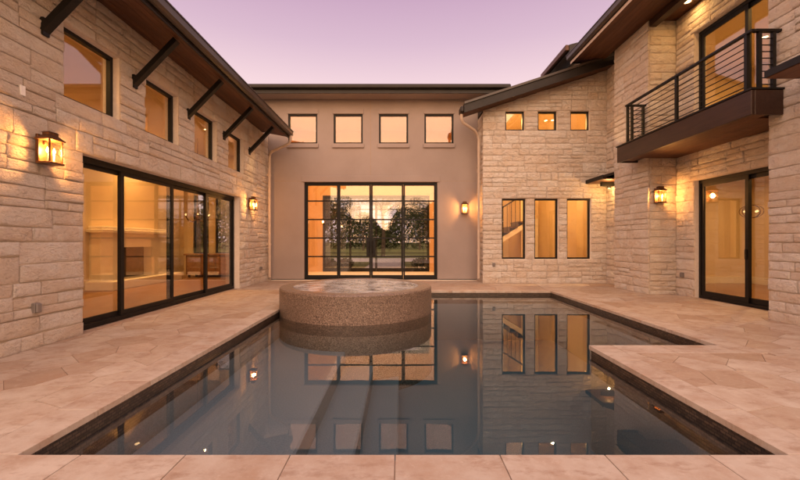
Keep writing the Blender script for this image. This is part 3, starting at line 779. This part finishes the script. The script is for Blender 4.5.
for k in range(6):
    x = 2.87+k*.31; z = zt(x)
    MB().box(x, x+.30, 14.22, 15.22, z-.05, z).build('tread', 'tread_wood', stair)
    MB().box(x+.01, x+.03, 14.26, 15.2, z-.22, z-.05).build('riser', 'tread_wood', stair)
    for q in (.06, .21): MB().box(x+q, x+q+.016, 14.24, 14.256, z, z+.86+.62*q).build('baluster', 'dark_metal', stair)
MB().beam((2.85, 14.25, zt(2.85)+.88), (4.74, 14.25, zt(4.74)+.88), .05, .05).build('handrail', 'dark_metal', stair)

# ------------------------------------------------------------------ RIGHT WING
rw = thing('balcony_wing', (8, 7, 0), 'two-storey limestone wing with projecting dark balcony over a sliding glass door', 'building')
TZ = 6.84
FN = Fr((6.2+ND, 0, 0), (-1, 0, 0))          # outer face of both piers
FR = Fr((6.9+ND, 0, 0), (-1, 0, 0))          # recessed wall
NE, PF, PB = 6.40, 9.50, 11.0                # near pier ends, far pier front and back
nwall = MB().box(6.2+ND, 7.3, 1.5, NE-ND, -.09, TZ).build('wall', 'mortar', rw)
stone_face(FN, 4.6, NE, -.03, TZ-.02, [], nwall, seed=31)
FNe = Fr((0, NE-ND, 0), (0, 1, 0))           # end of the near pier, faces the recess
stone_face(FNe, 6.25, 6.95, -.03, TZ-.02, [], nwall, seed=37)
pwall = MB().box(6.2+ND, 7.3, PF+ND, PB, -.09, TZ).build('wall', 'mortar', rw)
stone_face(FN, PF, PB, -.03, TZ-.02, [], pwall, seed=41)
FP = Fr((0, PF+ND, 0), (0, -1, 0))
stone_face(FP, 6.25, 6.91, -.03, TZ-.02, [], pwall, seed=43)
d1op = (NE+.12, 8.92, -.03, 2.74); d2op = (NE+.12, 8.92, 3.72, 6.20)
rwall = weld_build(wall_mesh(FR, NE-ND, PF+ND, -.09, TZ, [d1op, d2op], .26), 'wall', 'mortar', rw)
stone_face(FR, NE, PF, -.03, TZ-.02, [d1op, d2op], rwall, seed=47)
FS = Fr((6.55+ND, 0, 0), (-1, 0, 0))         # return beyond the far pier
swall = MB().box(6.55+ND, 7.3, PB+.002, GY+ND-.002, -.09, TZ).build('wall', 'mortar', rw)
stone_face(FS, PB, GY, -.03, 6.6, [], swall, seed=53)
def slider(op, name):
    a, b2, c, d = op; c = max(c, .0)
    f = MB(); o0, o1 = -.20, -.09; e = .06
    f.fbox(FR, a, b2, d-.08, d, o0, o1).fbox(FR, a, b2, c, c+.06, o0, o1).fbox(FR, a, a+e, c+.06, d-.08, o0, o1).fbox(FR, b2-e, b2, c+.06, d-.08, o0, o1)
    sd = f.build(name, 'dark_metal', rw)
    mid = 7.72
    for k, (s0, s1, o) in enumerate(((a+e, mid+.04, -.155), (mid-.05, b2-e, -.105))):
        lf = MB(); w = .075
        lf.fbox(FR, s0, s1, d-.16, d-.08, o-.035, o).fbox(FR, s0, s1, c+.06, c+.17, o-.035, o).fbox(FR, s0, s0+w, c+.17, d-.16, o-.035, o).fbox(FR, s1-w, s1, c+.17, d-.16, o-.035, o)
        lf.build('door_leaf_frame', 'dark_metal', sd)
        MB().fbox(FR, s0+w-.005, s1-w+.005, c+.165, d-.155, o-.022, o-.014).build('pane', 'window_glass', sd)
    MB().fbox(FR, mid-.03, mid+.0, c+.95, c+1.15, -.105, -.07).build('door_handle', 'dark_metal', sd, bevel=.004)
    return sd
slider(d1op, 'sliding_door'); slider(d2op, 'balcony_door')
# balcony
BX, BY0, BY1, BZ0, BZ1 = 5.67, 6.13, 9.93, 3.36, 3.76
m = MB().box(BX+.06, 6.2, BY0+.06, BY1-.06, BZ0+.06, BZ1-.03).box(6.2, 6.93, NE+.02, PF-.02, BZ0+.06, BZ1-.03)
bal = m.build('balcony', 'beam_wood', rw)
MB().box(BX, BX+.058, BY0, BY1, BZ0, BZ1).build('fascia_board', 'beam_wood', bal, bevel=.006)
MB().box(BX+.06, 6.19, BY0, BY0+.055, BZ0, BZ1).build('fascia_board', 'beam_wood', bal, bevel=.006)
MB().box(BX+.06, 6.19, BY1-.055, BY1, BZ0, BZ1).build('fascia_board', 'beam_wood', bal, bevel=.006)
MB().box(BX-.02, 6.19, BY0-.02, BY1+.02, BZ1+.001, BZ1+.03).build('edge_cap', 'dark_metal', bal)
for k in range(8):
    xa = BX+.07+k*.155
    y0_, y1_ = (BY0+.06, BY1-.06) if xa+.15 < 6.19 else (NE+.03, PF-.03)
    if xa < 6.2 < xa+.15: xb_ = 6.19
    else: xb_ = xa+.152
    MB().box(xa, xb_, y0_, y1_, BZ0+.03, BZ0+.058).build('soffit_board', 'soffit_wood', bal)
RXx = BX+.07; RT = 4.74
def post(x, y, z1=RT-.02, s=.026): MB().box(x-s, x+s, y-s, y+s, BZ1+.03, z1).build('railing_post', 'dark_metal', bal)
yN, yF = BY0+.16, BY1-.35
for y in (yN, (yN+yF)/2-.05, yF): post(RXx, y)
post(RXx+.12, yN-.09); post(RXx+.35, yN-.09); post(RXx+.12, yF+.02); post(6.14, yF+.02)
MB().box(RXx-.035, RXx+.035, yN-.12, yF+.06, RT-.02, RT+.025).build('handrail', 'dark_metal', bal, bevel=.006)
MB().box(RXx+.036, 6.21, yN-.125, yN-.055, RT-.02, RT+.025).build('handrail', 'dark_metal', bal, bevel=.006)
MB().box(RXx+.036, 6.21, yF-.015, yF+.055, RT-.02, RT+.025).build('handrail', 'dark_metal', bal, bevel=.006)
for k in range(8):
    z = BZ1+.11+k*.107
    MB().tube([(RXx, yN, z), (RXx, yF, z)], .009, 6).build('railing_rod', 'dark_metal', bal)
    MB().tube([(RXx+.12, yN-.09, z), (RXx+.35, yN-.09, z)], .009, 6).build('railing_rod', 'dark_metal', bal)
    MB().tube([(RXx+.12, yF+.02, z), (6.14, yF+.02, z)], .009, 6).build('railing_rod', 'dark_metal', bal)
# main roof eave, soffit, beam over the recess
ex = 5.28
m = MB().hexa([(ex+.03, 1.5, TZ+.05), (11, 1.5, TZ+1.3), (11, 11.72, TZ+1.3), (ex+.03, 11.72, TZ+.05), (ex+.03, 1.5, TZ+.20), (11, 1.5, TZ+1.45), (11, 11.72, TZ+1.45), (ex+.03, 11.72, TZ+.20)])
rr = m.build('roof', 'roof_metal', rw)
MB().box(ex, ex+.028, 1.5, 11.75, TZ-.03, TZ+.22).build('fascia', 'roof_metal', rr)
n = len(gp); off = ex-(-3.66)
gp2 = [(ex-.001-(x+3.63), z-ze+TZ+.02) for x, z in gp]
m = MB(); m.poly([(x, 1.5, z) for x, z in gp2]+[(x, 11.78, z) for x, z in gp2], [(i, (i+1) % n, n+(i+1) % n, n+i) for i in range(n)]+[tuple(range(n)), tuple(range(n, 2*n))])
m.build('gutter', 'gutter_metal', rr)
MB().box(ex-.012, ex-.001, 1.5, 11.75, TZ-.05, TZ+.03).build('drip_edge', 'downspout_paint', rr)
for k in range(7):
    xa = ex+.03+k*.128
    MB().box(xa+.002, xa+.126, 1.5, 11.72, TZ, TZ+.03).build('soffit_board', 'soffit_wood', rr)
MB().box(6.18, 7.3, NE-.3, PF+.3, TZ+.001, TZ+.04).build('recess_ceiling', 'soffit_wood', rr)
MB().box(6.235, 6.40, NE, PF-.002, TZ-.17, TZ-.003).build('header_beam', 'beam_wood', rr)
MB().box(ex+.03, 7.0, 11.72, 11.75, TZ-.03, TZ+.35).build('fascia', 'roof_metal', rr)
downlight(6.62, 8.75, TZ, 'recessed light in the dark ceiling over the balcony, at the far stone pier', 7, 'lights over the balcony')
downlight(6.62, 7.1, TZ, 'recessed light in the dark ceiling over the balcony, at the tall near wall', 7, 'lights over the balcony')
# awnings: near one by the frame edge and small one beyond the far pier
def awning(x0, x1, y0, y1, z, t, drop=.22):
    aw = MB().hexa([(x0, y0, z), (x1, y0, z+drop), (x1, y1, z+drop), (x0, y1, z), (x0, y0, z+t), (x1, y0, z+drop+t), (x1, y1, z+drop+t), (x0, y1, z+t)]).build('awning', 'roof_metal', rw)
    MB().box(x0-.02, x0-.001, y0, y1, z-.02, z+t+.01).build('fascia', 'dark_metal', aw)
    MB().box(x0, x1, y0+.01, y1-.01, z-.03, z-.005).build('soffit_board', 'soffit_wood', aw)
    return aw
awning(5.32, 6.23, 3.2, 5.53, 3.70, .07, .3)
aw = awning(5.90, 6.6, PB+.01, GY-.01, 3.16, .08, .22)
MB().box(6.1, 6.6, 11.5, 11.58, 2.99, 3.12).build('awning_bracket', 'dark_metal', aw)
# rooms behind the doors
m = MB().box(7.3, 11.5, 5.5, 12.0, -.09, .012); m.build('interior_floor', 'floor_wood', rw)
m = MB().box(11.0, 11.1, 5.5, 12.0, .012, 6.8).box(7.21, 11.0, 11.9, 12.0, .012, 6.8).box(7.3, 11.0, 5.5, 5.6, .012, 6.8)
m.box(7.3, 7.36, 9.6, 11.9, .012, 6.8)
m.build('interior_wall', 'interior_paint', rw)
MB().box(7.21, 11.0, 5.6, 11.9, 3.30, 3.70).build('interior_floor', 'white_trim', rw)
MB().box(7.21, 11.0, 5.6, 11.9, 6.70, 6.78).build('interior_ceiling', 'interior_paint', rw)
MB().box(10.94, 10.995, 5.6, 11.9, .012, .22).box(7.4, 10.94, 11.84, 11.895, .012, .22).build('skirting_board', 'white_trim', rw)
for x, y in ((8.2, 7.2), (9.6, 10.0)):
    downlight(x, y, 3.295, 'recessed warm ceiling light in the ground-floor room under the balcony', 42, 'ceiling lights under the balcony floor')
for x, y in ((8.2, 7.2), (9.6, 10.0)):
    downlight(x, y, 6.695, 'recessed warm ceiling light in the room behind the balcony door', 42, 'ceiling lights of the balcony room')
gc = thing('globe_chandelier', (9.2, 9.95, 1.9), 'small globe chandelier glowing behind the sliding door under the balcony', 'chandelier')
MB().tube([(9.2, 9.95, 3.3), (9.2, 9.95, 2.2)], .01, 6).build('rod', 'bronze_metal', gc)
for k in range(4):
    th = k*math.pi/4; P = [(9.2+.24*math.cos(th)*math.cos(q*math.pi/12), 9.95+.24*math.sin(th)*math.cos(q*math.pi/12), 2.1+.17*math.sin(q*math.pi/12)) for q in range(25)]
    MB().tube(P, .008, 5).build('hoop', 'bronze_metal', gc)
for k in range(5): MB().sphere((9.2+.13*math.cos(k*1.257), 9.95+.13*math.sin(k*1.257), 2.1), .03, 8, 5).build('bulb', 'bulb_dim', gc)
# small lamp tucked under the far awning
ul = thing('soffit_lamp', (6.35, 11.5, 2.9), 'small lamp under the awning beyond the far stone pier', 'lamp')
MB().tube([(6.35, 11.54, 3.0), (6.35, 11.54, 2.93)], .05, 12).build('lamp_body', 'dark_metal', ul)
ld = bpy.data.lights.new('soffit_lamp_light', 'POINT'); ld.energy = 16; ld.color = WARM; ld.shadow_soft_size = .03
link(bpy.data.objects.new('soffit_lamp_light', ld), Matrix.Translation((6.30, 11.45, 2.88)), ul)
MB().disc((6.35, 11.54, 2.928), .04, 12).build('lens', 'bulb_far', ul)

# ------------------------------------------------------------------ lanterns, outlets
lantern(FLw, 4.74, 2.46, 'lit bronze box lantern on limestone before the sliding doors, by the white sensor')
lantern(FLw, 11.3, 2.44, 'lit bronze box lantern on limestone between sliding doors and cream corner downspout')
lantern(FH, 2.19, 2.46, 'lit bronze lantern on taupe stucco beside the gridded glass doors')
lantern(Fr((0, PF, 0), (0, -1, 0)), 6.41, 2.46, 'lit bronze lantern on the stone pier beneath the balcony')
def outlet(F, u, v, label):
    r = thing('outlet_box', F.p(u, v-.06, 0), label, 'outlet', 'weatherproof outlets at the foot of the walls')
    MB().fbox(F, u-.04, u+.04, v-.06, v+.06, 0, .05).build('box', 'plastic_grey', r, bevel=.006)
    MB().fbox(F, u-.036, u+.036, v-.055, v+.055, .051, .075).build('cover', 'plastic_grey', r, bevel=.01)
outlet(FLw, 4.67, .49, 'grey outlet box on limestone beneath the lantern before the sliding doors')
outlet(FLw, 12.2, .45, 'grey outlet box on limestone next to the cream corner downspout')
outlet(Fr((0, GY, 0), (0, -1, 0)), 2.97, .58, 'grey outlet box on the gable wing beside its tall windows')
outlet(Fr((6.9, 0, 0), (-1, 0, 0)), 9.25, .50, 'grey outlet box in the recess beside the door under the balcony')
tag(MB().fbox(FLw, 4.49, 4.55, 3.04, 3.16, -.005, .02).build('wall_sensor', 'plastic_white', bevel=.004), 'small white sensor plate on limestone above the lantern by the sliding doors', 'sensor')

# ------------------------------------------------------------------ street side seen through the hall
MB().box(-40, 40, 27, 33, -.097, -.09).build('road', 'concrete', kind='structure')
MB().box(-1.9, .3, 16.72, 27, -.097, -.085).build('path', 'concrete', kind='structure')
def tree(x, y, h, r, label, seed, n=10000, low=.35, group='trees across the street'):
    rnd = random.Random(seed)
    t = thing('tree', (x, y, -.1), label, 'tree', group)
    m = MB(); m.tube([(x, y, -.2), (x+.05, y, h*.25), (x-.05, y+.05, h*.5), (x, y, h*.8)], [.22, .16, .11, .04], 8)
    clumps = []
    for k in range(11):
        th = rnd.uniform(0, 6.28); q = rnd.uniform(.25, .95)*r; z = h*rnd.uniform(low, .92); s = 1.15-abs(z/h-.6)
        e = (x+math.cos(th)*q*s, y+math.sin(th)*q*s, z); clumps.append((e, r*rnd.uniform(.32, .5)))
        m.tube([(x, y, min(h*.55, z*.75)), ((x+e[0])/2, (y+e[1])/2, (z+min(h*.55, z*.75))/2+.1), e], [.08, .05, .015], 5)
    m.build('trunk', 'bark', t)
    c = MB()
    for k in range(n):
        (ex_, ey_, ez_), cr = rnd.choice(clumps)
        d = Vector((rnd.gauss(0, 1), rnd.gauss(0, 1), rnd.gauss(0, .75))).normalized()*cr*rnd.random()**.45
        p = Vector((ex_, ey_, ez_))+d; a = Vector((rnd.gauss(0, 1), rnd.gauss(0, 1), rnd.gauss(0, 1))).normalized(); b_ = a.orthogonal().normalized(); s = rnd.uniform(.028, .07)
        c.v += [tuple(p+a*s), tuple(p+b_*s*.6), tuple(p-a*s), tuple(p-b_*s*.6)]; q = len(c.v); c.f.append((q-4, q-3, q-2, q-1))
    c.build('crown', 'leaf', t)
tree(-5.4, 23.5, 6.8, 2.4, 'broad leafy tree behind the left leaves of the gridded doors', 1, low=.42, n=20000)
tree(-1.6, 36, 8.0, 3.2, 'tall tree across the road, centred behind the gridded doors', 2, low=.45)
tree(2.4, 24.5, 6.2, 2.3, 'rounded leafy tree behind the right leaves of the gridded doors', 3, low=.36, n=20000)
tree(-9.5, 38, 9.0, 3.6, 'large tree far across the road behind the hall', 4, low=.4)
tree(6.2, 39, 8.5, 3.4, 'wide tree far across the road toward the gable wing', 5, low=.4)
tree(-11.5, 21.5, 7.5, 3.2, 'spreading tree outside the far windows of the sliding-door room', 10, low=.12)
tree(-6.0, 62, 5.0, 3.2, 'small far tree on the lawn beyond the road, below the tall crowns', 8, low=.1, n=4000)
tree(3.4, 66, 5.5, 3.4, 'bushy far tree on the lawn beyond the road, near the shrub line', 9, low=.1, n=4000)
for k, (x, y, h, r) in enumerate(((-7.5, -17, 6.5, 2.6), (4.0, -21, 7.5, 3.0), (-1.5, -26, 6.0, 2.5), (9.5, -16, 6.5, 2.6))):
    tree(x, y, h, r, ('garden tree mirrored in the left leaves of the gridded doors', 'taller garden tree mirrored in the right leaves of the gridded doors',
         'low garden tree mirrored in the middle of the gridded doors', 'garden tree mirrored in the tall gable windows')[k], 60+k, n=16000, low=.22, group='trees on the garden side')
for YC, nm in ((78, 'dark line of far woodland beyond the road and lawn'), (-62, 'dark line of far woodland on the garden side, mirrored in the glass doors')):
  rnd = random.Random(77); c = MB()
  for k in range(26000):
      x = rnd.uniform(-42, 42); top = 7.5+2.2*math.sin(x*.31)+1.6*math.sin(x*.83+1); z = top*rnd.random()**.8
      p = Vector((x, YC+rnd.uniform(-3, 3), z)); a = Vector((rnd.gauss(0, 1), rnd.gauss(0, 1), rnd.gauss(0, 1))).normalized(); b_ = a.orthogonal().normalized(); sz = rnd.uniform(.2, .42)
      c.v += [tuple(p+a*sz), tuple(p+b_*sz*.6), tuple(p-a*sz), tuple(p-b_*sz*.6)]; q = len(c.v); c.f.append((q-4, q-3, q-2, q-1))
  tag(c.build('woodland', 'leaf', kind='stuff'), nm, 'woodland')
for k, (x, y, s) in enumerate(((-3.6, 18.6, .5), (-2.7, 18.9, .42), (1.0, 18.5, .5), (1.9, 18.9, .45))):
    rnd = random.Random(50+k)
    t = thing('shrub', (x, y, -.1), 'low clipped shrub in the street-side bed behind the gridded doors', 'shrub', 'shrubs in the street-side bed')
    m = MB()
    for q in range(5): m.tube([(x, y, -.1), (x+rnd.uniform(-.2, .2), y+rnd.uniform(-.2, .2), .3)], [.015, .006], 5)
    m.build('stem', 'bark', t)
    c = MB()
    for q in range(900):
        d = Vector((rnd.gauss(0, 1), rnd.gauss(0, 1), rnd.gauss(0, 1))).normalized()*s*rnd.random()**.4
        p = Vector((x, y, .22))+Vector((d.x, d.y, d.z*.65)); a = Vector((rnd.gauss(0, 1), rnd.gauss(0, 1), rnd.gauss(0, 1))).normalized(); b_ = a.orthogonal(); sz = rnd.uniform(.03, .06)
        c.v += [tuple(p+a*sz), tuple(p+b_*sz*.6), tuple(p-a*sz), tuple(p-b_*sz*.6)]; w_ = len(c.v); c.f.append((w_-4, w_-3, w_-2, w_-1))
    c.build('foliage', 'leaf', t)
